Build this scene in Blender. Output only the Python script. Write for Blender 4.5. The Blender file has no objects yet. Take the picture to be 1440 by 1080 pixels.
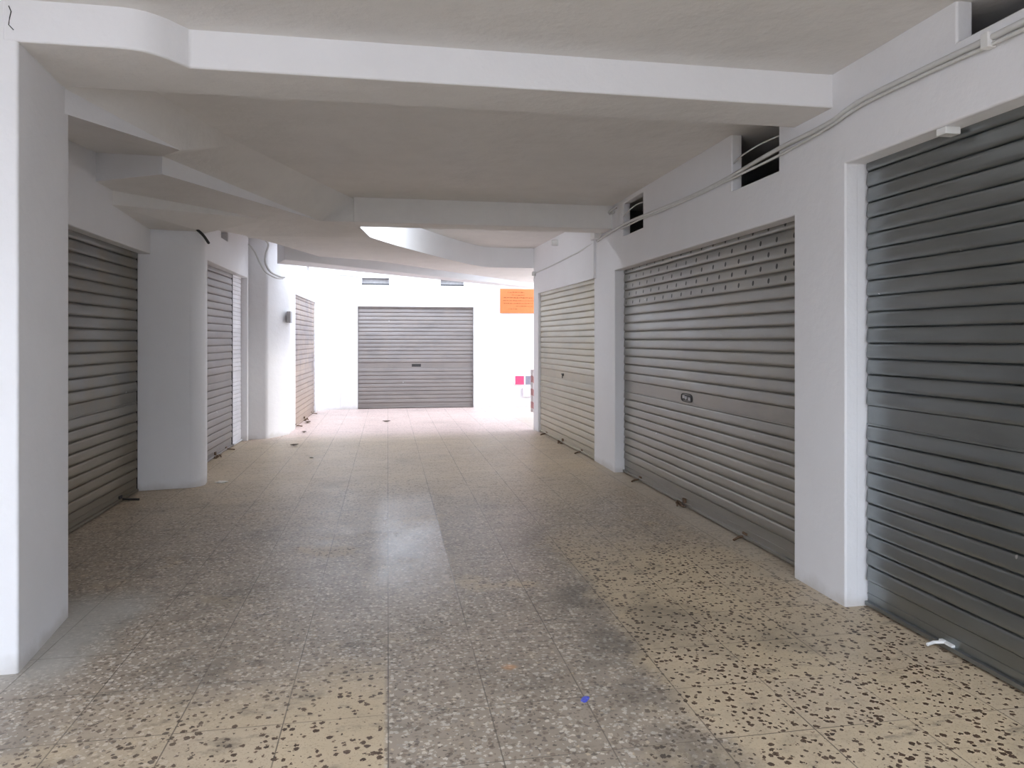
import bpy, bmesh, math, random
from mathutils import Vector
random.seed(7)
S = bpy.context.scene
COL = S.collection
# ------------------------------------------------------------------ camera, light, exposure
T = math.atan(0.175)
cam_d = bpy.data.cameras.new('camera'); cam = bpy.data.objects.new('camera', cam_d); COL.objects.link(cam)
cam.location = (0, 0, 1.5); cam.rotation_euler = (math.pi/2, 0, -T)
cam_d.sensor_width = 36; cam_d.lens = 36*1000/1440; cam_d.shift_y = -62/1440
cam_d.clip_start = 0.05; cam_d.clip_end = 300
S.camera = cam
S.view_settings.view_transform = 'Standard'; S.view_settings.look = 'None'
S.view_settings.gamma = 1; S.view_settings.use_curve_mapping = False
S.view_settings.exposure = 0.1
W = bpy.data.worlds.new('daylight'); S.world = W; W.use_nodes = True
bg = W.node_tree.nodes['Background']
bg.inputs['Color'].default_value = (0.80, 0.88, 1.0, 1); bg.inputs['Strength'].default_value = 5.6
S.cycles.max_bounces = 10; S.cycles.diffuse_bounces = 7; S.cycles.use_denoising = True
sun_d = bpy.data.lights.new('sun', 'SUN'); sun = bpy.data.objects.new('sun', sun_d); COL.objects.link(sun)
sun_d.energy = 1.3; sun_d.angle = math.radians(6); sun_d.color = (1, 0.95, 0.9)
sun.rotation_euler = Vector((-1.0, -0.12, -0.27)).to_track_quat('-Z', 'Y').to_euler()

# ------------------------------------------------------------------ node helpers
class NT:
    def __init__(s, name):
        s.m = bpy.data.materials.new(name); s.m.use_nodes = True
        s.t = s.m.node_tree; s.b = s.t.nodes['Principled BSDF']
        s.co = s.t.nodes.new('ShaderNodeTexCoord').outputs['Object']
    def n(s, typ, ins=None, **kw):
        nd = s.t.nodes.new(typ)
        for k, v in kw.items(): setattr(nd, k, v)
        for k, v in (ins or {}).items(): s.set(nd.inputs[k], v)
        return nd
    def set(s, sock, v):
        if isinstance(v, bpy.types.NodeSocket): s.t.links.new(v, sock)
        else: sock.default_value = v
    def math(s, op, a, b=0.0, c=0.0, clamp=False):
        nd = s.n('ShaderNodeMath', operation=op, use_clamp=clamp)
        s.set(nd.inputs[0], a); s.set(nd.inputs[1], b); s.set(nd.inputs[2], c)
        return nd.outputs[0]
    def noise(s, scale, detail=4, rough=0.55, vec=None, out='Fac', dist=0.0):
        nd = s.n('ShaderNodeTexNoise', {'Vector': vec or s.co, 'Scale': scale, 'Detail': detail, 'Roughness': rough, 'Distortion': dist})
        return nd.outputs[out]
    def scl(s, v):
        return s.n('ShaderNodeMapping', {'Vector': s.co, 'Scale': v}).outputs[0]
    def step(s, x, a, b):
        nd = s.n('ShaderNodeMapRange', {'Value': x, 'From Min': a, 'From Max': b}, interpolation_type='SMOOTHSTEP')
        return nd.outputs[0]
    def mix(s, f, a, b, mode='MIX'):
        nd = s.n('ShaderNodeMix', data_type='RGBA', blend_type=mode)
        s.set(nd.inputs[0], f)
        for i, c in ((6, a), (7, b)):
            s.set(nd.inputs[i], c if isinstance(c, bpy.types.NodeSocket) else (c[0], c[1], c[2], 1))
        return nd.outputs[2]
    def xyz(s, vec=None):
        nd = s.n('ShaderNodeSeparateXYZ', {0: vec or s.co}); return nd.outputs
    def bump(s, h, strength, dist):
        nd = s.n('ShaderNodeBump', {'Height': h, 'Strength': strength, 'Distance': dist})
        s.t.links.new(nd.outputs[0], s.b.inputs['Normal'])
    def out(s, col=None, rough=None, metal=None):
        if col is not None: s.set(s.b.inputs['Base Color'], col if isinstance(col, bpy.types.NodeSocket) else (col[0], col[1], col[2], 1))
        if rough is not None: s.set(s.b.inputs['Roughness'], rough)
        if metal is not None: s.set(s.b.inputs['Metallic'], metal)
        return s.m

def plaster(name, c, bumpd=0.012, dirt=0.06):
    k = NT(name)
    big = k.noise(0.9, 3); mid = k.noise(6, 5)
    f = k.step(k.noise(2.3, 6, 0.65), 0.35, 0.75)
    col = k.mix(k.math('MULTIPLY', f, dirt*2.2), c, [x*0.8 for x in c])
    sc = k.step(k.noise(14, 6, 0.7, k.scl((1, 1, 0.35))), 0.66, 0.74)
    col = k.mix(k.math('MULTIPLY', sc, 0.25), col, [x*0.82 for x in c])
    # scuffs and splashes along the foot of the wall
    z = k.xyz()[2]
    foot = k.math('MULTIPLY', k.step(k.math('ADD', z, k.math('MULTIPLY', mid, 0.16)), 0.17, 0.07), 0.45)
    col = k.mix(foot, col, (0.42, 0.38, 0.33))
    h = k.math('ADD', k.math('MULTIPLY', big, 2.2), k.math('ADD', mid, k.math('MULTIPLY', k.noise(40, 4), 0.12)))
    k.bump(h, 0.55, bumpd)
    return k.out(col, 0.75)

def flat(name, c, rough=0.6, metal=0.0, var=0.25, scale=18):
    k = NT(name)
    col = k.mix(k.noise(scale, 5), [x*(1-var) for x in c], [min(1, x*(1+var)) for x in c])
    return k.out(col, rough, metal)

def shutter_mat(name, base, dust, dust_amt, rough=0.42, holes=False, low=0.0, metal=0.75):
    """object space: x across the shutter, z up"""
    k = NT(name)
    streak = k.noise(1.0, 5, 0.6, k.scl((1.0, 1, 5)))
    blot = k.noise(2.1, 6, 0.65, k.scl((1, 1, 1.3)))
    col = k.mix(k.step(streak, 0.3, 0.7), [x*0.9 for x in base], [x*1.1 for x in base])
    d = k.math('MULTIPLY', k.step(blot, 0.38, 0.7), dust_amt, clamp=True)
    col = k.mix(d, col, dust)
    z = k.xyz()[2]; x = k.xyz()[0]
    lowf = k.math('MULTIPLY', k.step(k.math('ADD', z, k.math('MULTIPLY', blot, 0.9)), 1.5, 0.75), low, clamp=True)
    col = k.mix(lowf, col, [q*0.9 for q in dust])
    spk = k.n('ShaderNodeTexVoronoi', {'Vector': k.scl((1, 1, 0.55)), 'Scale': 7.0})
    dots = k.math('MULTIPLY', k.math('LESS_THAN', spk.outputs['Distance'], 0.045), k.math('GREATER_THAN', k.n('ShaderNodeSeparateColor', {0: spk.outputs['Color']}).outputs[0], 0.72))
    col = k.mix(dots, col, (0.75, 0.75, 0.75))
    scratch = k.math('MULTIPLY', k.step(k.noise(9, 6, 0.7, k.scl((0.5, 1, 3))), 0.66, 0.72), 0.35)
    col = k.mix(scratch, col, [min(1, q*1.9) for q in dust])
    met = k.math('SUBTRACT', metal, k.math('MULTIPLY', d, 0.4))
    if holes:
        # staggered rows of drop-shaped perforations in the four top slats
        row = k.math('FLOOR', k.math('DIVIDE', k.math('SUBTRACT', 2.33, z), 0.0921))
        zz = k.math('FRACT', k.math('DIVIDE', k.math('SUBTRACT', 2.33, z), 0.0921))
        xx = k.math('FRACT', k.math('ADD', k.math('DIVIDE', x, 0.215), k.math('MULTIPLY', k.math('MODULO', row, 2.0), 0.5)))
        ex = k.math('DIVIDE', k.math('SUBTRACT', xx, 0.5), 0.065)
        ez = k.math('DIVIDE', k.math('SUBTRACT', zz, 0.5), 0.21)
        r = k.math('ADD', k.math('MULTIPLY', ex, ex), k.math('MULTIPLY', ez, ez))
        hm = k.math('MULTIPLY', k.math('LESS_THAN', r, 1.0), k.math('LESS_THAN', row, 4.5))
        col = k.mix(hm, col, (0.006, 0.006, 0.006))
        met = k.math('MULTIPLY', met, k.math('SUBTRACT', 1.0, hm))
    k.bump(k.noise(2.0, 2, 0.5), 0.2, 0.006)
    return k.out(col, k.math('ADD', rough, k.math('MULTIPLY', blot, 0.2)), met)

def terrazzo():
    k = NT('terrazzo_tiles')
    X, Y, Z = k.xyz()
    wob = k.noise(1.7, 4)
    # tile grid, 0.405 m
    tx = k.math('DIVIDE', k.math('SUBTRACT', X, 0.003), 0.405); ty = k.math('DIVIDE', k.math('SUBTRACT', Y, 4.45), 0.39)
    ax = k.math('ABSOLUTE', k.math('SUBTRACT', k.math('FRACT', k.math('ADD', tx, 0.5)), 0.5))
    ay = k.math('ABSOLUTE', k.math('SUBTRACT', k.math('FRACT', k.math('ADD', ty, 0.5)), 0.5))
    joint = k.math('MAXIMUM', k.math('LESS_THAN', ax, 0.0065), k.math('LESS_THAN', ay, 0.0055))
    tid = k.n('ShaderNodeCombineXYZ', {0: k.math('FLOOR', tx), 1: k.math('FLOOR', ty), 2: 0.0})
    wn = k.n('ShaderNodeTexWhiteNoise', {'Vector': tid.outputs[0]}, noise_dimensions='3D')
    trand = wn.outputs['Value']
    # chips: irregular stones
    warp = k.n('ShaderNodeVectorMath', {0: k.co, 1: k.n('ShaderNodeVectorMath', {0: k.noise(75, 2, out='Color'), 'Scale': 0.022}, operation='SCALE').outputs[0]}, operation='ADD').outputs[0]
    def chips(scale, dens, size):
        v = k.n('ShaderNodeTexVoronoi', {'Vector': warp, 'Scale': scale, 'Randomness': 1.0})
        c = k.n('ShaderNodeSeparateColor', {0: v.outputs['Color']})
        thr = k.math('MULTIPLY', k.math('ADD', c.outputs[1], 0.45), size)
        m = k.math('MULTIPLY', k.math('LESS_THAN', v.outputs['Distance'], thr), k.math('LESS_THAN', c.outputs[0], dens))
        return m, c.outputs[2]
    m1, r1 = chips(36, 0.80, 0.34)
    m2, r2 = chips(52, 0.80, 0.42)
    m3, r3 = chips(130, 0.45, 0.4)
    # where the paving is clean and beige, and where a grey traffic film lies over it
    near_left = k.math('MULTIPLY', k.step(X, 0.003, -0.02), k.step(k.math('ADD', Y, k.math('MULTIPLY', wob, 0.9)), 3.9, 3.35))
    near_left = k.math('MULTIPLY', near_left, k.step(k.math('SUBTRACT', X, k.math('MULTIPLY', k.noise(1.1, 3), -1.0)), -0.9, 0.0))
    right = k.step(k.math('ADD', X, k.math('MULTIPLY', k.math('SUBTRACT', wob, 0.5), 0.7)), 1.1, 1.3)
    right = k.math('MULTIPLY', right, k.step(k.math('SUBTRACT', Y, k.math('MULTIPLY', wob, 1.5)), 5.2, 3.6))
    far = k.step(k.math('ADD', Y, k.math('MULTIPLY', k.noise(0.8, 4), 2.5)), 6.0, 9.6)
    patch = k.math('MULTIPLY', k.step(k.noise(1.3, 5, 0.6), 0.56, 0.68), 0.75)
    clean = k.math('MAXIMUM', k.math('MAXIMUM', near_left, right), k.math('MAXIMUM', k.math('MULTIPLY', far, 0.85), patch))
    beige = k.mix(k.noise(3.0, 4), (0.48, 0.375, 0.245), (0.59, 0.475, 0.325))
    beige = k.mix(k.math('MULTIPLY', trand, 0.35), beige, (0.46, 0.38, 0.30))
    pink = k.step(Y, 10.5, 12.0)
    beige = k.mix(pink, beige, (0.66, 0.52, 0.49))
    dark = k.mix(r1, (0.045, 0.028, 0.018), (0.17, 0.11, 0.075))
    cb = k.mix(k.math('MULTIPLY', m1, k.math('SUBTRACT', 1.0, k.math('MULTIPLY', far, 0.65))), beige, dark)
    cb = k.mix(k.math('MULTIPLY', m3, 0.35), cb, (0.28, 0.20, 0.13))
    grey = k.mix(k.noise(2.4, 5), (0.25, 0.207, 0.163), (0.42, 0.345, 0.27))
    chip2 = k.n('ShaderNodeValToRGB', {0: r2})
    e = chip2.color_ramp.elements
    e[0].position = 0.0; e[0].color = (0.07, 0.055, 0.045, 1)
    e[1].position = 0.32; e[1].color = (0.16, 0.13, 0.11, 1)
    for p, c in ((0.42, (0.48, 0.43, 0.37)), (0.8, (0.66, 0.59, 0.50)), (1.0, (0.52, 0.40, 0.27))):
        q = e.new(p); q.color = (*c, 1)
    cg = k.mix(k.math('MULTIPLY', m2, 0.85), grey, chip2.outputs[0])
    cg = k.mix(k.math('MULTIPLY', m1, 0.45), cg, dark)
    col = k.mix(clean, cg, cb)
    # dirt: soft grime patches, darker along the edge of the wear path
    g1 = k.step(k.noise(0.9, 6, 0.62, dist=0.6), 0.52, 0.72)
    g2 = k.step(k.noise(5.5, 6, 0.7, k.scl((0.7, 1.6, 1))), 0.53, 0.72)
    edge = k.math('MULTIPLY', k.step(k.math('ABSOLUTE', k.math('SUBTRACT', k.math('ADD', X, k.math('MULTIPLY', k.math('SUBTRACT', wob, 0.5), 0.5)), 1.08)), 0.32, 0.0), k.step(Y, 6.5, 4.5))
    grime = k.math('MAXIMUM', k.math('MULTIPLY', g1, 0.5), k.math('MAXIMUM', k.math('MULTIPLY', g2, 0.6), k.math('MULTIPLY', k.math('MULTIPLY', edge, k.step(k.noise(3.2, 5, 0.6), 0.35, 0.65)), 0.6)))
    grime = k.math('MULTIPLY', grime, k.math('SUBTRACT', 1.0, k.math('MULTIPLY', far, 0.6)))
    col = k.mix(grime, col, (0.075, 0.068, 0.06))
    # cement smear by the foot of the near pillar
    sm = k.math('MULTIPLY', k.step(k.math('ADD', X, k.math('MULTIPLY', wob, 0.6)), -0.92, -1.2), k.step(k.math('ABSOLUTE', k.math('SUBTRACT', Y, 3.95)), 0.75, 0.35))
    col = k.mix(k.math('MULTIPLY', sm, 0.8), col, (0.42, 0.40, 0.36))
    # plaster dust along the right wall
    ds = k.math('MULTIPLY', k.step(k.math('ADD', X, k.math('MULTIPLY', k.noise(3, 4), 0.5)), 2.55, 2.8), k.math('MULTIPLY', k.step(Y, 3.4, 3.9), 0.6))
    col = k.mix(ds, col, (0.46, 0.40, 0.32))
    jm = k.math('MULTIPLY', joint, k.math('SUBTRACT', 0.75, k.math('MULTIPLY', k.step(k.noise(1.6, 3), 0.4, 0.7), 0.45)))
    col = k.mix(jm, col, (0.09, 0.075, 0.06))
    # orange rust spot
    dx = k.math('DIVIDE', k.math('SUBTRACT', X, 0.552), 0.05); dy = k.math('DIVIDE', k.math('SUBTRACT', Y, 3.214), 0.045)
    sp = k.math('ADD', k.math('MULTIPLY', dx, dx), k.math('MULTIPLY', dy, dy))
    col = k.mix(k.math('MULTIPLY', k.step(k.math('ADD', sp, k.math('MULTIPLY', k.noise(40, 3), 1.2)), 1.4, 0.5), 0.55), col, (0.62, 0.30, 0.12))
    # polish differs from tile to tile
    rough = k.math('ADD', 0.22, k.math('ADD', k.math('MULTIPLY', k.noise(2.2, 5), 0.22), k.math('MULTIPLY', trand, 0.05)))
    rough = k.math('ADD', rough, k.math('MULTIPLY', clean, 0.12))
    k.bump(k.math('SUBTRACT', k.math('MULTIPLY', k.noise(25, 4), 0.3), joint), 0.25, 0.004)
    # a strip of better polished tiles in the walking line
    pol = k.math('MULTIPLY', k.math('MULTIPLY', k.step(X, -0.16, 0.003), k.step(X, 0.42, 0.40)), k.math('MULTIPLY', k.step(Y, 3.9, 4.6), k.step(Y, 7.5, 6.2)))
    rough = k.math('SUBTRACT', rough, k.math('MULTIPLY', pol, 0.11))
    k.set(k.b.inputs['Specular IOR Level'], k.math('ADD', 0.27, k.math('MULTIPLY', pol, 0.3)))
    return k.out(col, rough)

M = dict(
    white=plaster('white_plaster', (0.80, 0.80, 0.82)),
    ceil=plaster('ceiling_plaster', (0.76, 0.745, 0.73), 0.02, 0.14),
    floor=terrazzo(),
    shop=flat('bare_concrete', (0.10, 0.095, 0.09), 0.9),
    sh1=shutter_mat('steel_slats_blue_grey', (0.29, 0.31, 0.315), (0.24, 0.245, 0.235), 0.15, 0.22, low=0.1, metal=0.95),
    sh2=shutter_mat('steel_slats_dusty', (0.30, 0.295, 0.28), (0.34, 0.315, 0.27), 0.6, 0.32, holes=True, low=0.5),
    sh3=shutter_mat('steel_slats_beige', (0.46, 0.44, 0.38), (0.52, 0.47, 0.36), 0.55, 0.38, low=0.4),
    sh4=shutter_mat('steel_slats_brown_dirt', (0.20, 0.195, 0.185), (0.22, 0.185, 0.135), 0.6, 0.45, low=0.9),
    sh5=shutter_mat('steel_slats_plain', (0.27, 0.25, 0.245), (0.30, 0.265, 0.24), 0.6, 0.45, low=0.3),
    sh6=shutter_mat('white_slats', (0.78, 0.77, 0.80), (0.74, 0.72, 0.74), 0.3, 0.5, metal=0.0),  # near-white, non-metallic slats of the narrow strip
    sh7=shutter_mat('steel_slats_tan', (0.30, 0.265, 0.26), (0.46, 0.36, 0.29), 0.7, 0.5, low=0.7),
    dark=flat('dark_steel', (0.05, 0.05, 0.05), 0.5, 0.5),
    rust=flat('rusty_iron', (0.16, 0.10, 0.06), 0.75, 0.3, 0.5, 60),
    cable=flat('white_cable_sheath', (0.62, 0.62, 0.61), 0.5, 0, 0.08),
    black=flat('black_rubber', (0.02, 0.02, 0.02), 0.6),
    pvc=flat('white_plastic', (0.75, 0.75, 0.74), 0.4, 0, 0.05),
    grille=flat('grey_louvre', (0.45, 0.44, 0.45), 0.6),
)

# ------------------------------------------------------------------ mesh helpers
def link(name, bm, mat, parent=None, smooth=False, bevel=0, seg=2, ang=30):
    me = bpy.data.meshes.new(name)
    bmesh.ops.recalc_face_normals(bm, faces=bm.faces)
    bm.to_mesh(me); bm.free()
    if smooth:
        for p in me.polygons: p.use_smooth = True
    me.materials.append(mat)
    o = bpy.data.objects.new(name, me); COL.objects.link(o)
    if parent: o.parent = parent
    if bevel:
        b = o.modifiers.new('soft_edges', 'BEVEL'); b.width = bevel; b.segments = seg; b.limit_method = 'ANGLE'; b.angle_limit = math.radians(ang); b.harden_normals = True
        for p in me.polygons: p.use_smooth = True
    return o
def struct(o): o['kind'] = 'structure'; return o
def tag(o, label, cat, group=None):
    o['label'] = label; o['category'] = cat
    if group: o['group'] = group
    return o
def empty(name, loc, rz=0.0):
    o = bpy.data.objects.new(name, None); COL.objects.link(o); o.location = loc; o.rotation_euler = (0, 0, rz); o.empty_display_size = 0.1
    return o
def box(bm, x0, x1, y0, y1, z0, z1):
    vs = [bm.verts.new((x, y, z)) for z in (z0, z1) for x, y in ((x0, y0), (x1, y0), (x1, y1), (x0, y1))]
    for f in ((3, 2, 1, 0), (4, 5, 6, 7), (0, 1, 5, 4), (1, 2, 6, 5), (2, 3, 7, 6), (3, 0, 4, 7)): bm.faces.new([vs[i] for i in f])
def boxes(*bs):
    bm = bmesh.new()
    for b in bs: box(bm, *b)
    return bm
def prism(bm, pts, z0, z1):
    """plan polygon raised from z0 to z1; an entry of z0 may be a list, one per corner"""
    zl = z0 if isinstance(z0, (list, tuple)) else [z0]*len(pts)
    a = [bm.verts.new((p[0], p[1], z)) for p, z in zip(pts, zl)]; b = [bm.verts.new((p[0], p[1], z1)) for p in pts]
    n = len(pts)
    bm.faces.new(a[::-1]); bm.faces.new(b)
    for i in range(n): bm.faces.new((a[i], a[(i+1) % n], b[(i+1) % n], b[i]))
    return bm
def tube(bm, pts, r, seg=8, cap=True):
    pts = [Vector(p) for p in pts]; rings = []
    up = Vector((0.13, 0.21, 1)).normalized()
    for i, p in enumerate(pts):
        d = (pts[min(i+1, len(pts)-1)]-pts[max(i-1, 0)]).normalized()
        a = d.cross(up)
        if a.length < 1e-3: a = d.cross(Vector((1, 0, 0)))
        a.normalize(); b = d.cross(a)
        rings.append([bm.verts.new(p+(a*math.cos(t)+b*math.sin(t))*r) for t in [2*math.pi*j/seg for j in range(seg)]])
    for A, B in zip(rings, rings[1:]):
        for j in range(seg): bm.faces.new((A[j], A[(j+1) % seg], B[(j+1) % seg], B[j]))
    if cap: bm.faces.new(rings[0][::-1]); bm.faces.new(rings[-1])
    return bm
def spline(pts, n=6):
    P = [Vector(p) for p in pts]; out = []
    for i in range(len(P)-1):
        p0, p1, p2, p3 = P[max(i-1, 0)], P[i], P[i+1], P[min(i+2, len(P)-1)]
        for j in range(n):
            t = j/n
            out.append(0.5*((2*p1)+(p2-p0)*t+(2*p0-5*p1+4*p2-p3)*t*t+(3*p1-p0-3*p2+p3)*t**3))
    return out+[P[-1]]

def grid_wall(name, us, zs, holes, place, depth_dir, thick, bevel=0.012):
    """A wall from a (u, z) grid with openings; place(u, z) -> point on the face; extruded along depth_dir."""
    bm = bmesh.new(); V = {}
    us = sorted(set(us)); zs = sorted(set(zs))
    def gv(u, z, k):
        key = (u, z, k)
        if key not in V: V[key] = bm.verts.new(Vector(place(u, z))+Vector(depth_dir)*(thick*k))
        return V[key]
    def hole(i, j):
        if i < 0 or j < 0 or i >= len(us)-1 or j >= len(zs)-1: return True
        u = (us[i]+us[i+1])/2; z = (zs[j]+zs[j+1])/2
        return any(a < u < b and c < z < d for a, b, c, d in holes)
    for i in range(len(us)-1):
        for j in range(len(zs)-1):
            if hole(i, j): continue
            a, b, c, d = us[i], us[i+1], zs[j], zs[j+1]
            for k in (0, 1): bm.faces.new([gv(*q, k) for q in ((a, c), (b, c), (b, d), (a, d))])
            for di, dj, e in ((-1, 0, ((a, c), (a, d))), (1, 0, ((b, c), (b, d))), (0, -1, ((a, c), (b, c))), (0, 1, ((a, d), (b, d)))):
                if hole(i+di, j+dj):
                    bm.faces.new([gv(*e[0], 0), gv(*e[1], 0), gv(*e[1], 1), gv(*e[0], 1)])
    return struct(link(name, bm, M['white'], bevel=bevel, seg=3))

# ------------------------------------------------------------------ floor
bm = bmesh.new(); box(bm, -16, 16, -18, 17, -0.2, 0)
struct(link('floor', bm, M['floor']))

# ------------------------------------------------------------------ right wall
CZ = 3.03
def xr(y):                                    # plan line of the right wall face
    return 2.53 if y < 8.5 else 2.53-0.12*(y-8.5)/3.17
RO = [(0.45, 3.61, -1, 2.49), (4.12, 7.72, -1, 2.285), (8.53, 11.36, -1, 2.26)]
RH = [(1.55, 2.815, 2.845, 4), (4.30, 4.945, 2.612, 4), (6.82, 7.435, 2.632, 2.985)]
us = [-1.6, 8.5, 11.67]+[q for h in RO+RH for q in h[:2]]
grid_wall('wall_right', us, [-0.02, CZ+0.02]+[2.49, 2.285, 2.26, 2.845, 2.612, 2.632, 2.985], RO+RH, lambda u, z: (xr(u), u, z), (1, 0, 0), 0.085)
struct(link('wall_right_jambs', boxes((2.56, 2.80, 3.611, 4.119, -0.02, 2.58), (2.56, 2.80, 7.721, 8.529, -0.02, 2.6), (2.46, 2.70, 11.361, 11.66, -0.02, 2.95), (2.56, 2.80, 0.45, 3.7, 2.491, 2.82), (2.56, 2.80, 4.05, 7.8, 2.286, 2.60), (2.50, 2.76, 8.45, 11.5, 2.261, 2.95), (2.56, 2.80, -1.55, 0.449, -0.02, 2.82)), M['white']))
# the closed shops behind it: party wall, back and ends (dark interiors seen through the openings)
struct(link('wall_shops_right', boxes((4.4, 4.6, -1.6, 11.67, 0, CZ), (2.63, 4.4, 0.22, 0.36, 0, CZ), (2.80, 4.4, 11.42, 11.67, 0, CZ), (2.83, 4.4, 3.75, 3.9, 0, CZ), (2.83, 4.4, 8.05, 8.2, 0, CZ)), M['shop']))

# the yard behind the camera: low buildings that cut off the low sky
struct(link('wall_yard', boxes((-9, 9, -9.4, -9, 0, 5.5), (-4.7, -4.4, -9, 3.53, 0, 3.8), (4.6, 4.9, -9, 0.2, 0, 3.8), (2.53, 2.8, -9, -1.6, 0, 3.05)), M['white']))
# ------------------------------------------------------------------ left walls and pillars
grid_wall('wall_left', [4.22, 4.7, 7.56, 7.62], [-0.02, 2.355, CZ+0.02], [(4.7, 7.8, -1, 2.355)], lambda u, z: (-2.33, u, z), (-1, 0, 0), 0.28)
grid_wall('wall_left_middle', [8.35, 8.7, 9.4, 9.78, 11.08, 11.16], [-0.02, 2.42, 2.785, 2.9, CZ+0.02], [(8.7, 11.1, -1, 2.42), (9.4, 9.78, 2.785, 2.9)], lambda u, z: (-2.05, u, z), (-1, 0, 0), 0.30)
def xl3(y): return -1.545+0.085*(y-11.9)/3.5
grid_wall('wall_left_far', [12.1, 12.46, 13.9, 14.25, 15.2, 15.74], [-0.02, 2.27, 2.72, 2.9, 4.6], [(12.46, 15.2, -1, 2.27), (13.9, 14.25, 2.72, 2.9)], lambda u, z: (xl3(u), u, z), (-1, 0, 0), 0.30)
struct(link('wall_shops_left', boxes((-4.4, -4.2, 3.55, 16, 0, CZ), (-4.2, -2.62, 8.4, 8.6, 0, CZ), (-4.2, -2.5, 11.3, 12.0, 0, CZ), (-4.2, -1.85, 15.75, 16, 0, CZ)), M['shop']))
def pillar(name, pts, z0, z1, bev): return struct(link(name, prism(bmesh.new(), pts, z0, z1), M['white'], bevel=bev, seg=4))
pillar('pillar', [(-4.4, 3.53), (-1.635, 3.53), (-1.705, 4.22), (-4.4, 4.22)], -0.02, CZ, 0.015)
struct(link('plaster_crack', tube(bmesh.new(), [(-1.672, 3.5265, 2.997), (-1.662, 3.5265, 2.972), (-1.668, 3.5265, 2.944), (-1.672, 3.5265, 2.912), (-1.652, 3.5265, 2.89)], 0.0022, 6), M['dark']))
def arc(cx, cy, r, a0, a1, n):
    return [(cx+r*math.cos(math.radians(a0+(a1-a0)*i/n)), cy+r*math.sin(math.radians(a0+(a1-a0)*i/n))) for i in range(n+1)]
pillar('pillar', [(-2.62, 7.565), (-2.0, 7.655)]+arc(-2.015, 7.815, 0.155, -80, 0, 14)+[(-1.875, 7.95), (-2.02, 8.45), (-2.62, 8.45)], -0.02, 2.95, 0.01)
pillar('pillar', [(-2.5, 11.15), (-1.835, 11.25)]+arc(-1.85, 11.33, 0.08, -70, -25, 3)+[(-1.54, 11.72), (-1.545, 12.3), (-2.5, 12.3)], -0.02, 3.2, 0.006)

# ------------------------------------------------------------------ back wall, with a rounded inner corner on the left
BZ = 4.6
grid_wall('wall_back', [-1.0, -0.636, 1.884, -0.55, 0.035, 1.155, 1.665, 8], [-0.02, 2.225, 2.695, 2.845, 2.70, 2.85, BZ],
          [(-0.636, 1.884, -1, 2.225), (-0.55, 0.035, 2.695, 2.845), (1.155, 1.665, 2.695, 2.845)], lambda u, z: (u, 15.72, z), (0, 1, 0), 0.3)
pts = [(-1.0, 15.72)]+[(-1.0-0.44*math.sin(math.radians(a)), 15.46+0.26*math.cos(math.radians(a))) for a in range(10, 91, 10)]+[(-1.75, 15.46), (-1.75, 16.0), (-1.0, 16.0)]
struct(link('wall_back_corner', prism(bmesh.new(), pts, -0.02, BZ), M['white'], bevel=0.004))
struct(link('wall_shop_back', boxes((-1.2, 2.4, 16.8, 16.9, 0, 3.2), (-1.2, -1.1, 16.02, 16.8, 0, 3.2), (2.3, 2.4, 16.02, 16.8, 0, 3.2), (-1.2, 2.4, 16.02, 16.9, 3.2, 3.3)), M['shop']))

# ------------------------------------------------------------------ ceiling: slab, beams, dropped and sloping soffits
bm = bmesh.new()
prism(bm, [(-4.4, 0.2), (4.6, 0.2), (4.6, 11.67), (2.45, 13.9), (-1.45, 10.6), (-1.45, 11.4), (-1.6, 12.3), (-1.6, 16.0), (-4.4, 16.0)], CZ, CZ+0.3)
struct(link('ceiling', bm, M['ceil']))
FB = [(-1.70, 3.527), (-1.22, 3.527), (-1.16, 3.535), (-1.11, 3.555), (-1.07, 3.585), (-1.03, 3.625), (-0.985, 3.69), (-0.96, 3.725), (2.54, 3.725), (2.54, 4.12), (-1.72, 4.12)]
fb = struct(link('ceiling_beam', prism(bmesh.new(), FB, 2.84, CZ+0.01), M['white'], bevel=0.012, seg=3))
fb.data.materials.append(M['ceil'])
for p in fb.data.polygons:
    if p.normal.z < -0.5: p.material_index = 1
struct(link('ceiling_beam', boxes((-0.36, 2.54, 7.80, 8.12, 2.765, CZ+0.01)), M['ceil'], bevel=0.01))
def soffit(name, pts, faces, mat, smooth=False):
    bm = bmesh.new(); vs = [bm.verts.new(p) for p in pts]
    for f in faces: bm.faces.new([vs[i] for i in f])
    bmesh.ops.triangulate(bm, faces=bm.faces)
    return struct(link(name, bm, mat, smooth=smooth))
# sloping haunch, stepped soffit at the left wall
S0 = (-1.71, 4.12, 2.845); S0b = (-1.707, 4.12, 2.705); TT = (-1.40, 5.19, 2.80)
A0 = (-1.55, 4.12, 3.03); Am = (-1.12, 5.85, 3.03); A1 = (-0.36, 7.9, 3.03)
C2t = (-1.72, 5.90, 2.925); C2b = (-1.72, 5.90, 2.785); E2 = (-0.71, 7.86, 2.775)
Wt = (-2.34, 6.265, 3.02); Wb = (-2.34, 6.265, 2.785); Wn = (-2.34, 4.12, 2.86)
DB = (-0.36, 7.82, 2.77)
soffit('ceiling_haunch', [S0, TT, A0, Am, C2t, E2, A1, DB], [(0, 1, 2), (2, 1, 3), (3, 1, 4), (3, 4, 5), (3, 5, 6), (6, 5, 7)], M['ceil'], True)
soffit('ceiling_step', [S0, S0b, TT], [(0, 1, 2)], M['white'])
soffit('ceiling_soffit', [S0b, TT, C2t, Wt, Wn], [(0, 1, 2, 3, 4)], M['ceil'])
N0t = (-2.34, 6.60, 2.785); N0b = (-2.34, 6.60, 2.66); NT_ = (-1.24, 7.85, 2.775); 
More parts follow.
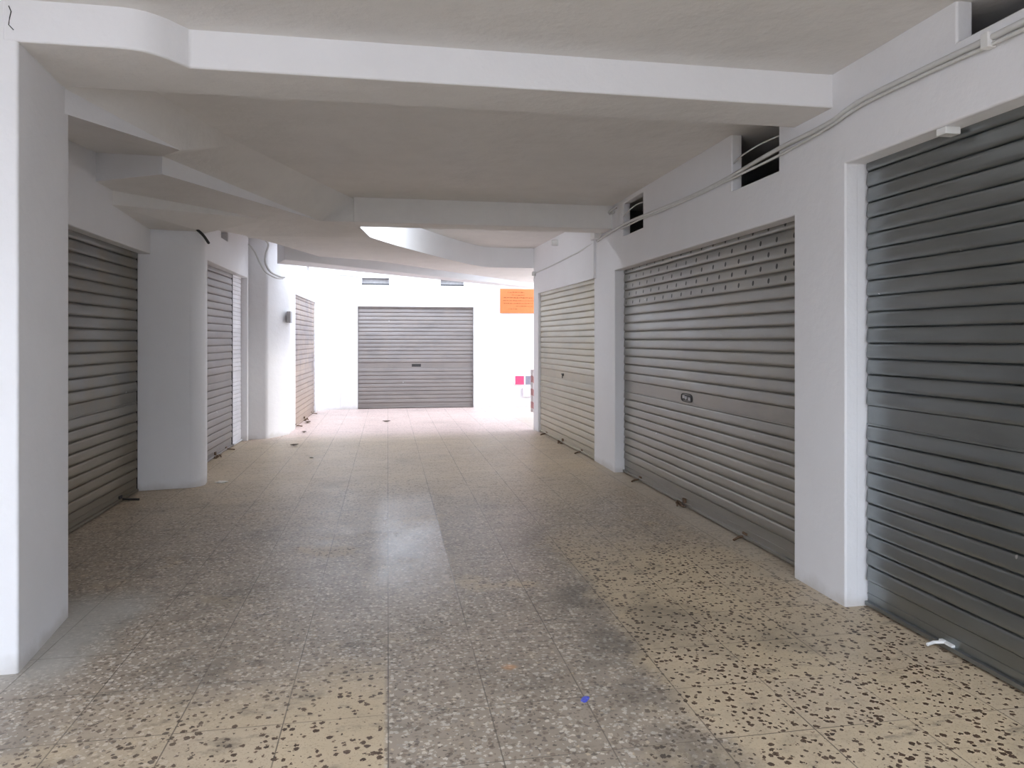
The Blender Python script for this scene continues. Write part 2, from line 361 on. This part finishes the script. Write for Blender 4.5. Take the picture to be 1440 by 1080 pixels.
# dropped box: lit front and side faces, underside
soffit('ceiling_drop', [Wt, C2t, C2b, Wb, E2], [(0, 1, 2, 3), (1, 4, 2)], M['white'])
CV = [(-0.2, 8.47), (0.134, 9.2), (0.537, 9.97), (1.01, 10.8), (1.25, 11.18), (1.42, 11.42), (1.57, 11.58), (1.75, 11.66), (3.4, 11.66)]
def ease(P, n):
    Q = spline([(p[0], p[1], 0) for p in P[:-1]], n); return [(q.x, q.y) for q in Q]+[P[-1]]
CV = ease(CV, 3)
ZS = 2.70
BK = [(3.4, 14.95), (2.9, 14.6), (0.65, 12.0), (-0.16, 11.0), (-0.97, 10.55), (-1.35, 9.3), (-1.6, 8.6), (-1.84, 8.2)]
P = [Wb, C2b, E2, DB, (-0.3, 8.2, 2.75)]+[(x, y, ZS) for x, y in CV]
i_bk = len(P); P += [(x, y, ZS) for x, y in BK]
P += [(-1.84, 7.75, 2.60), (-2.34, 7.55, 2.60), N0b, NT_, N0t]
n = len(P); iN0b, iNT, iN0t = n-3, n-2, n-1
i_p2a, i_p2b = n-5, n-4
cv0 = 5; ncv = len(CV)
faces = [(0, 1, 2, iNT, iN0t), (iN0t, iN0b, iNT), (2, 3, 4, cv0, iNT), (iN0b, iNT, i_p2a, i_p2b), (iNT, cv0, i_bk+6, i_bk+7, i_p2a)]
faces += [tuple([cv0]+list(range(cv0+1, cv0+ncv))+list(range(i_bk, i_bk+7)))]
soffit('ceiling_soffit', P, faces, M['ceil'])
# the curved upstand on the bay side of the dropped soffit
bm = bmesh.new(); prv = None
for x, y in [(-0.3, 8.1)]+CV:
    c = (bm.verts.new((x, y, ZS if y > 8.2 else 2.75)), bm.verts.new((x, y, CZ+0.01)))
    if prv: bm.faces.new((prv[0], c[0], c[1], prv[1]))
    prv = c
struct(link('ceiling_curved_edge', bm, M['white'], smooth=True))
bm = bmesh.new(); prv = None
for x, y in BK:
    c = (bm.verts.new((x, y, ZS)), bm.verts.new((x, y, CZ+0.01)))
    if prv: bm.faces.new((prv[0], c[0], c[1], prv[1]))
    prv = c
struct(link('ceiling_rear_edge', bm, M['white']))
# far diagonal beam before the open yard
struct(link('ceiling_beam', prism(bmesh.new(), [(-1.6, 10.9), (-1.42, 10.32), (3.4, 15.2), (3.2, 15.4)], 2.62, CZ+0.3), M['white'], bevel=0.01))

# ------------------------------------------------------------------ roller shutters
def slat_profile(pitch, z0, z1, deep):
    """list of (out, z) from the bottom up"""
    base = [(0.0, 0.0), (0.0, 0.012), (0.0, 0.022), (0.42, 0.032), (0.62, 0.055), (0.80, 0.10), (0.92, 0.15), (0.985, 0.21), (1.0, 0.27), (0.99, 0.36), (0.94, 0.48), (0.88, 0.62), (0.81, 0.78), (0.74, 0.93), (0.55, 0.975)]
    out = []; n = max(1, round((z1-z0)/pitch)); p = (z1-z0)/n
    for i in range(n):
        for d, t in base: out.append((d*deep, z0+(i+t)*p))
    out.append((0, z1)); return out
def extrude_profile(prof, x0, x1, scallop=0.0):
    bm = bmesh.new(); xs = [x0, x0+0.012, x0+0.05, x1-0.05, x1-0.012, x1] if x1-x0 > 0.5 else [x0, x1]
    rows = []
    for i, x in enumerate(xs):
        f = 0.55 if len(xs) > 2 and i in (0, len(xs)-1) else 1.0
        rows.append([bm.verts.new((x, -d*f, z)) for d, z in prof])
    back = [[bm.verts.new((x, 0.02, prof[0][1])), bm.verts.new((x, 0.02, prof[-1][1]))] for x in (xs[0], xs[-1])]
    for A, B in zip(rows, rows[1:]):
        for j in range(len(prof)-1): bm.faces.new((A[j], B[j], B[j+1], A[j+1]))
    bm.faces.new((back[0][0], back[0][1], back[1][1], back[1][0]))
    return bm
def plate(bm, x0, x1, out0, out1, z0, z1): box(bm, x0, x1, -out1, -out0, z0, z1)

def shutter(p0, p1, height, mat, label, pitch=0.089, rail=(0.95, 1.06), bottom=0.13, deep=0.022, lock=None, latches=(), out_sign=1, extra=None, guides=(1, 1)):
    """p0, p1: plan ends; seen from the side where p0 is on the left hand."""
    a = Vector((p0[0], p0[1], 0)); b = Vector((p1[0], p1[1], 0)); w = (b-a).length
    r = empty('roller_shutter', a, math.atan2(b.y-a.y, b.x-a.x))
    tag(r, label, 'shutter', None)
    g = 0.025
    link('slat_curtain', extrude_profile(slat_profile(pitch, rail[1], height, deep), g, w-g), M[mat], r, smooth=True)
    link('slat_curtain', extrude_profile(slat_profile(pitch, bottom, rail[0], deep), g, w-g), M[mat], r, smooth=True)
    bm = bmesh.new(); plate(bm, g, w-g, -0.02, 0.012, rail[0]+0.006, rail[1]); plate(bm, g, w-g, -0.01, 0.017, rail[0]+0.001, rail[0]+0.013)
    lr = link('lock_rail', bm, M[mat], r, bevel=0.002)
    bm = bmesh.new(); plate(bm, g, w-g, -0.02, 0.010, 0.012, bottom); plate(bm, g, w-g, -0.01, 0.030, 0.012, 0.034); plate(bm, g, w-g, 0.008, 0.014, 0.070, 0.078)
    br = link('bottom_rail', bm, M[mat], r, bevel=0.002)
    for s, on in zip((0, 1), guides):
        if not on: continue
        x = 0.0 if s == 0 else w-0.03
        bm = bmesh.new(); plate(bm, x, x+0.03, -0.03, -0.012, 0.0, height); plate(bm, x if s == 0 else x+0.022, x+0.008 if s == 0 else x+0.03, -0.012, 0.012, 0.0, height)
        link('guide_rail', bm, M['dark'], r)
    if lock == 'plate':                                     # oval recessed lock with two bolts and a keyhole
        lx = w*0.5 if extra is None else extra; zc = (rail[0]+rail[1])/2
        bm = bmesh.new(); tube(bm, [(lx+0.115*math.copysign(abs(math.cos(t))**0.5, math.cos(t)), -0.014, zc+0.036*math.copysign(abs(math.sin(t))**0.6, math.sin(t))) for t in [2*math.pi*i/20 for i in range(21)]], 0.005, 6)
        plate(bm, lx-0.095, lx+0.095, 0.010, 0.014, zc-0.026, zc+0.026)
        lk = link('lock', bm, M['dark'], lr)
        bm = bmesh.new(); tube(bm, [(lx, -0.012, zc), (lx, -0.026, zc)], 0.016, 12)
        link('lock_cylinder', bm, M['grille'], lk)
        for q0, q1, q2, q3 in ((-0.08, -0.04, -0.008, 0.02), (0.04, 0.08, -0.02, 0.008)):
            bm = bmesh.new(); plate(bm, lx+q0, lx+q1, 0.012, 0.02, zc+q2, zc+q3); link('lock_bolt', bm, M['grille'], lk)
    elif lock == 'handle':
        lx = w*0.5 if extra is None else extra; zc = (rail[0]+rail[1])/2
        bm = bmesh.new(); tube(bm, [(lx-0.05, -0.022, zc+0.018), (lx+0.03, -0.024, zc+0.014)], 0.009, 8); tube(bm, [(lx+0.02, -0.012, zc+0.015), (lx+0.02, -0.03, zc+0.012), (lx+0.018, -0.03, zc-0.035)], 0.010, 8)
        tube(bm, [(lx+0.02, -0.005, zc+0.012), (lx+0.02, -0.03, zc+0.012)], 0.018, 10)
        link('lock', bm, M['dark'], lr)
    elif lock == 'dot':
        lx = w*0.5 if extra is None else extra; zc = (rail[0]+rail[1])/2
        bm = bmesh.new(); tube(bm, [(lx, -0.008, zc), (lx, -0.02, zc)], 0.016, 12); plate(bm, lx-0.1, lx+0.1, 0.010, 0.013, zc-0.03, zc+0.03)
        link('lock', bm, M['dark'], lr)
    for x, kind in latches:
        bm = bmesh.new()
        if kind == 'hasp':                                  # rusty floor hasp: bar, staple and padlock loop
            plate(bm, x-0.10, x+0.05, 0.02, 0.06, 0.002, 0.012); plate(bm, x-0.02, x+0.03, 0.012, 0.03, 0.01, 0.07)
            tube(bm, [(x-0.06, -0.05, 0.005), (x-0.06, -0.06, 0.035), (x-0.02, -0.08, 0.04), (x+0.01, -0.09, 0.005)], 0.008, 6)
            tube(bm, [(x-0.10, -0.03, 0.02), (x+0.09, -0.07, 0.018)], 0.009, 6)
            link('latch', bm, M['rust'], r)
        elif kind == 'bar':
            tube(bm, [(x-0.02, -0.005, 0.022), (x-0.005, -0.07, 0.018), (x+0.02, -0.12, 0.008)], 0.009, 6); plate(bm, x-0.04, x+0.02, 0.01, 0.02, 0.008, 0.05)
            link('latch', bm, M['rust'], r)
        elif kind == 'black':
            tube(bm, [(x, -0.005, 0.03), (x+0.02, -0.08, 0.02), (x+0.05, -0.16, 0.01)], 0.012, 6); plate(bm, x-0.04, x+0.03, 0.01, 0.02, 0.012, 0.06)
            link('latch', bm, M['black'], r)
        elif kind == 'white':
            plate(bm, x-0.03, x+0.05, 0.0, 0.03, 0.034, 0.044); tube(bm, [(x, -0.02, 0.04), (x-0.015, -0.07, 0.036), (x-0.01, -0.11, 0.03)], 0.008, 8)
            link('latch', bm, M['pvc'], r)['label'] = 'white painted bolt'
    return r

# right side (seen from the passage: left hand end is the far one)
shutter((2.675, 3.625), (2.675, 0.42), 2.53, 'sh1', 'large blue-grey steel shutter nearest on the right, cut off by the photo edge', rail=(1.02, 1.13), bottom=0.145, deep=0.028, latches=((0.60, 'white'),))
shutter((2.655, 7.74), (2.665, 4.10), 2.33, 'sh2', 'wide grey steel shutter with rows of small holes across its top slats', rail=(0.92, 1.04), bottom=0.15, lock='plate', extra=1.72, latches=((0.55, 'bar'), (1.68, 'hasp'), (2.78, 'bar')))
shutter((2.475, 11.38), (2.565, 8.51), 2.29, 'sh3', 'beige dusty shutter farthest along the right wall, beside the striped post', rail=(0.93, 1.04), bottom=0.12, pitch=0.086, lock='handle', extra=1.36, latches=((0.42, 'bar'), (1.36, 'hasp'), (2.28, 'bar')))
# left side
shutter((-2.445, 4.68), (-2.445, 7.56), 2.39, 'sh4', 'brown-stained shutter on the left between the near pillar and the next', rail=(0.88, 0.99), pitch=0.098, bottom=0.14, latches=((2.42, 'black'),))
shutter((-2.20, 8.68), (-2.165, 10.52), 2.45, 'sh5', 'grey narrow-looking shutter behind the second left pillar, beside white slats', rail=(0.95, 1.05), pitch=0.095, latches=((0.9, 'hasp'), (1.5, 'bar')))
shutter((-2.16, 10.53), (-2.15, 11.10), 2.45, 'sh6', 'narrow white slatted shutter strip between the grey shutter and third left pillar', rail=(0.95, 1.05), pitch=0.06, deep=0.014)
shutter((xl3(12.46)-0.05, 12.44), (xl3(15.2)-0.05, 15.22), 2.30, 'sh7', 'tan rust-marked shutter at the far end of the left wall', rail=(0.95, 1.05), pitch=0.088, latches=((0.3, 'bar'), (1.3, 'hasp'), (2.4, 'bar')))
shutter((-0.66, 15.80), (1.91, 15.80), 2.26, 'sh5', 'wide grey shutter in the white back wall facing the camera', rail=(0.88, 1.0), pitch=0.083, bottom=0.12, lock='dot')

# ceiling lamp of the far bay, above the second beam
r = empty('ceiling_lamp', (0.42, 8.36, 2.90)); tag(r, 'tube lamp on the ceiling behind the middle beam', 'lamp')
link('lamp_body', boxes((-0.36, 0.36, -0.035, 0.035, 0.06, 0.13)), M['pvc'], r, bevel=0.006)
bm = bmesh.new(); tube(bm, [(-0.32, 0, 0.035), (0.32, 0, 0.035)], 0.016, 12)
k = NT('lit_tube'); k.b.inputs['Emission Color'].default_value = (0.86, 0.92, 1, 1); k.b.inputs['Emission Strength'].default_value = 260
link('lamp_tube', bm, k.out((0.9, 0.9, 0.9), 0.4), r)
link('lamp_holder', boxes((-0.35, -0.32, -0.02, 0.02, 0.0, 0.06)), M['pvc'], r); link('lamp_holder', boxes((0.32, 0.35, -0.02, 0.02, 0.0, 0.06)), M['pvc'], r)

# ------------------------------------------------------------------ cables and small fittings
def cable(name, pts, r, mat, label, n=6):
    o = link(name, tube(bmesh.new(), spline(pts, n), r), M[mat], smooth=True); tag(o, label, 'cable'); return o
X0 = 2.53-0.02
cable('cable', [(X0, 0.9, 2.79), (X0, 1.8, 2.78), (X0, 2.5, 2.775), (X0, 3.0, 2.785), (X0, 3.45, 2.787), (X0, 3.75, 2.75), (X0, 4.3, 2.745), (X0, 4.95, 2.712), (X0, 5.5, 2.704), (X0, 6.2, 2.72), (X0, 6.8, 2.738), (X0, 7.44, 2.745), (X0, 8.34, 2.705)], 0.015, 'cable', 'thick white cable sagging along the right wall above the two nearest shutters')
cable('cable', [(X0, 8.46, 2.70), (xr(9)-.015, 9.1, 2.665), (xr(9.6)-.015, 9.6, 2.65), (xr(10.6)-.015, 10.6, 2.62), (xr(11.55)-.015, 11.58, 2.60)], 0.010, 'cable', 'thin white cable along the right wall above the beige shutter')
cable('cable', [(X0, 0.9, 2.762), (X0, 1.8, 2.752), (X0, 2.5, 2.745), (X0, 3.0, 2.76), (X0, 3.45, 2.762), (X0, 3.75, 2.727), (X0, 4.3, 2.70), (X0, 4.95, 2.695), (X0, 5.5, 2.688), (X0, 6.2, 2.70), (X0, 6.8, 2.715), (X0, 7.44, 2.71)], 0.009, 'cable', 'thinner white cable running just under the thick one over the two nearest right shutters')
cable('cable', [(2.62, 4.25, 2.87), (2.535, 4.5, 2.85), (2.525, 4.8, 2.83), (2.56, 5.0, 2.815)], 0.006, 'cable', 'short thin wire crossing high in the larger dark wall opening')
cable('cable', [(2.60, 6.78, 2.90), (2.53, 7.0, 2.895), (2.525, 7.3, 2.86), (2.55, 7.5, 2.84)], 0.006, 'cable', 'short thin wire crossing the smaller dark wall opening')
for k, (dy, lab) in enumerate(((0, 'outer bent white cable dropping from the ceiling by the smaller wall opening'), (0.09, 'inner bent white cable dropping from the ceiling by the smaller wall opening'))):
    cable('cable', [(X0, 7.60+dy, 2.97-dy*.4), (X0-.02, 7.75+dy, 2.965-dy*.3), (X0-.03, 7.92+dy*.7, 2.90), (X0-.03, 8.0+dy*.7, 2.82), (X0-.02, 8.12+dy*.5, 2.75), (X0, 8.3, 2.70)], 0.012, 'cable', lab)
o = link('junction_box', boxes((2.47, 2.53, 8.32, 8.5, 2.73, 2.86)), M['pvc'], bevel=0.006); tag(o, 'small white junction box on the right wall where bent cables end', 'junction box')
o = link('cable_clip', boxes((2.485, 2.53, 2.60, 2.64, 2.735, 2.80)), M['pvc'], bevel=0.004); tag(o, 'white clip holding the cables above the nearest right shutter', 'clip')
o = link('lintel_bracket', boxes((2.54, 2.62, 2.89, 2.95, 2.455, 2.49)), M['pvc'], bevel=0.004); tag(o, 'small white block under the lintel of the nearest right shutter', 'bracket')
bm = bmesh.new(); tube(bm, [(2.60, 10.2, 2.93), (2.38, 10.2, 2.93)], 0.045, 16, cap=False); tube(bm, [(2.60, 10.2, 2.93), (2.381, 10.2, 2.93)], 0.036, 16)
o = link('vent_pipe', bm, M['pvc'], smooth=True); tag(o, 'short white pipe stub poking from the right wall near the ceiling', 'pipe')
bm = boxes((2.36, 2.41, 11.50, 11.58, 2.56, 2.63)); tube(bm, [(2.40, 11.54, 2.56), (2.39, 11.55, 2.50), (2.40, 11.58, 2.47)], 0.008, 6)
o = link('cable_bracket', bm, M['cable'], bevel=0.003); tag(o, 'small grey bracket at the far right wall corner where the cable ends', 'bracket')
cable('cable', [(-2.03, 11.05, 2.92), (-1.95, 11.08, 2.82), (-1.88, 11.1, 2.66), (-1.80, 11.15, 2.52), (-1.68, 11.3, 2.45), (-1.60, 11.5, 2.46)], 0.014, 'cable', 'left one of two cables hanging in a curve at the third left pillar')
cable('cable', [(-1.80, 11.05, 3.0), (-1.755, 11.1, 2.93), (-1.79, 11.12, 2.80), (-1.80, 11.12, 2.66), (-1.74, 11.2, 2.53), (-1.64, 11.38, 2.48), (-1.58, 11.52, 2.48)], 0.017, 'cable', 'right one of two cables hanging in a curve at the third left pillar')
cable('cable', [(xl3(y)+0.025, y, z) for y, z in ((12.15, 2.52), (12.6, 2.58), (13.3, 2.48), (14.2, 2.52), (14.7, 2.40), (15.1, 2.34))], 0.007, 'cable', 'thin drooping wire along the far left wall above the tan shutter')
cable('cable', [(-1.40, 15.40, 2.36), (-1.40, 15.42, 2.66), (-1.3, 15.55, 2.84), (-1.0, 15.70, 2.90), (-0.62, 15.70, 2.87)], 0.014, 'cable', 'thin conduit bending from the back left corner toward the first back wall vent')
cable('cable', [(-2.02, 7.63, 2.62), (-1.95, 7.58, 2.65), (-1.86, 7.66, 2.58), (-1.82, 7.78, 2.50)], 0.014, 'black', 'short black cable end at the top corner of the second left pillar')
o = link('meter_box', boxes((-1.56, -1.50, 11.60, 11.78, 1.77, 1.95)), M['grille'], bevel=0.006); tag(o, 'small grey electrical box beside the tan shutter on the far left', 'electrical box')

# louvre and vent frames
def louvre(x0, x1, y, z0, z1, label):
    r = empty('vent', ((x0+x1)/2, y, z0)); tag(r, label, 'vent', 'back wall vents')
    w = (x1-x0)/2; h = z1-z0
    link('vent_panel', boxes((-w, w, 0.10, 0.13, 0.0, h)), M['grille'], r)
    link('vent_sill', boxes((-w, w, 0.005, 0.10, 0.0, 0.028)), M['black'], r)['label'] = 'dark sill'
    link('vent_frame', boxes((-w, w, 0.03, 0.06, h-0.012, h), (-w, -w+0.012, 0.03, 0.06, 0.028, h-0.012), (w-0.012, w, 0.03, 0.06, 0.028, h-0.012)), M['grille'], r)
louvre(-0.55, 0.035, 15.72, 2.695, 2.845, 'slot vent in the back wall above the left side of the shutter')
louvre(1.155, 1.665, 15.72, 2.695, 2.845, 'slot vent in the back wall above the right end of the shutter')
bm = boxes((-0.03, 0.0, 0, 0.33, 0, 0.17))
r = empty('vent', (xl3(14.08)-0.06, 13.91, 2.725)); tag(r, 'small dark louvred vent on the far left wall above the tan shutter', 'vent')
link('vent_panel', bm, M['black'], r)
bm = bmesh.new()
for i in range(5): box(bm, 0.0, 0.03, 0.0, 0.33, 0.01+i*0.034, 0.024+i*0.034)
link('vent_slats', bm, M['grille'], r)

# orange notice, drawn with illegible dark lines of text
r = empty('notice_board', (2.86, 15.70, 2.10)); tag(r, 'orange notice with faint dark text on the back wall near the passage end', 'sign')
link('notice_panel', boxes((-0.38, 0.40, -0.012, 0.015, 0, 0.545)), flat('orange_board', (0.62, 0.19, 0.06), 0.7, 0, 0.1), r)
bm = bmesh.new()
rr = random.Random(3); ink = flat('brown_ink', (0.35, 0.10, 0.03), 0.8)
for row, (a, b, th) in enumerate(((-0.22, 0.16, .018), (-0.12, 0.18, .015), (-0.30, 0.36, .020), (-0.32, 0.38, .016), (-0.30, 0.36, .016), (-0.02, 0.38, .014), (-0.2, 0.0, .012))):
    z = 0.46-row*0.062; x = a
    bm = bmesh.new()
    while x < b:
        w = rr.uniform(0.02, 0.07); box(bm, x, min(b, x+w), -0.0145, -0.0125, z+rr.uniform(-.004, .004), z+th*rr.uniform(0.5, 1)); x += w+rr.uniform(0.008, 0.02)
    link('text_line', bm, ink, r)

# red and grey plate, pale box, striped post
r = empty('sign_plate', (2.82, 15.70, 0.50)); tag(r, 'small pink-red and grey plate low on the back wall by the passage end', 'sign')
link('red_panel', boxes((0.0, 0.20, -0.008, 0.015, 0, 0.19)), flat('pink_red_paint', (0.80, 0.06, 0.16), 0.6), r)
link('grey_panel', boxes((0.235, 0.46, -0.008, 0.015, 0, 0.19)), flat('grey_paint', (0.22, 0.21, 0.26), 0.6), r)
link('white_edge', boxes((-0.03, 0.0, -0.006, 0.015, 0, 0.19)), M['pvc'], r); link('white_edge', boxes((0.20, 0.235, -0.006, 0.015, 0, 0.19)), M['pvc'], r)
o = link('wall_box', boxes((2.98, 3.22, 15.64, 15.72, 0.22, 0.42)), flat('pale_pink_box', (0.62, 0.55, 0.60), 0.6, 0, .06), bevel=0.01); tag(o, 'pale box low on the back wall below the red and grey plate', 'electrical box')
k = NT('red_white_stripes'); Xs, Ys, Zs = k.xyz()
st = k.math('GREATER_THAN', k.math('FRACT', k.math('ADD', k.math('MULTIPLY', Zs, 4.6), k.math('MULTIPLY', k.math('ADD', Xs, Ys), 3.5))), 0.5)
stripe = k.out(k.mix(st, (0.80, 0.74, 0.74), (0.62, 0.33, 0.33)), 0.5)
bm = bmesh.new(); tube(bm, [(0, 0, 0.29), (0, 0, 1.0)], 0.032, 14)
r = empty('striped_post', (2.40, 11.71, 0)); tag(r, 'red and white striped guard tube at the far corner of the right wall', 'post')
link('tube', bm, stripe, r, smooth=False)
bm = bmesh.new(); tube(bm, [(0.03, 0, 0.0), (0.03, 0, 0.3)], 0.012, 8); link('foot', bm, M['grille'], r)

# ------------------------------------------------------------------ litter on the floor
def scrap(name, x, y, size, mat, label, cat, seed, flatten=0.35):
    rr = random.Random(seed); bm = bmesh.new(); bmesh.ops.create_icosphere(bm, subdivisions=2, radius=1)
    for v in bm.verts:
        s = 1+rr.uniform(-.4, .4); v.co = Vector((v.co.x*size*s, v.co.y*size*.7*s, max(-.0005, (v.co.z+0.6)*size*flatten*s*0.7)))
    o = link(name, bm, mat); o.location = (x, y, 0.001); o.rotation_euler = (0, 0, rr.uniform(0, 6)); tag(o, label, cat); return o
blue = flat('blue_foil', (0.10, 0.12, 0.55), 0.35, 0.1, .4)
leafm = flat('dry_leaf', (0.10, 0.07, 0.05), 0.8)
dustm = flat('plaster_crumbs', (0.66, 0.63, 0.58), 0.9, 0, .15)
scrap('wrapper', 0.807, 2.862, 0.022, blue, 'crumpled blue scrap of wrapper on the terrazzo near the camera', 'litter', 1)
def leaf(x, y, s, rz, label):
    bm = bmesh.new(); n = 7; top = []; bot = []
    for i in range(n+1):
        t = i/n; w = 0.32*math.sin(math.pi*t)**0.8*s; xx = (t-.5)*s; zz = 0.004+0.25*s*(t-.5)**2*2
        top.append((bm.verts.new((xx, w, zz+w*.35)), bm.verts.new((xx, 0, zz)), bm.verts.new((xx, -w, zz+w*.35))))
    for A, B in zip(top, top[1:]):
        for j in (0, 1):
            try: bm.faces.new((A[j], B[j], B[j+1], A[j+1]))
            except ValueError: pass
    o = link('dry_leaf', bm, leafm); o.location = (x, y, 0.002); o.rotation_euler = (0, 0, rz)
    sd = o.modifiers.new('thickness', 'SOLIDIFY'); sd.thickness = 0.002
    tag(o, label, 'leaf'); return o
leaf(-1.30, 10.45, 0.13, 0.4, 'dry brown leaf on the floor in front of the third left pillar')
leaf(-1.33, 11.9, 0.12, 1.4, 'dry leaf on the sunlit floor just past the third left pillar')
leaf(-1.42, 13.3, 0.16, 1.2, 'dark dry leaf standing at the foot of the tan shutter')
leaf(-0.02, 13.2, 0.15, 0.1, 'dark dry leaf in the middle of the far floor before the back shutter')
scrap('plaster_crumb', -1.72, 7.90, 0.07, dustm, 'white plaster crumbs at the foot of the second left pillar', 'debris', 5, 0.12)
scrap('plaster_crumb', -0.95, 9.35, 0.035, dustm, 'pale crumb of plaster on the floor in front of the grey left shutter', 'debris', 8, 0.3)
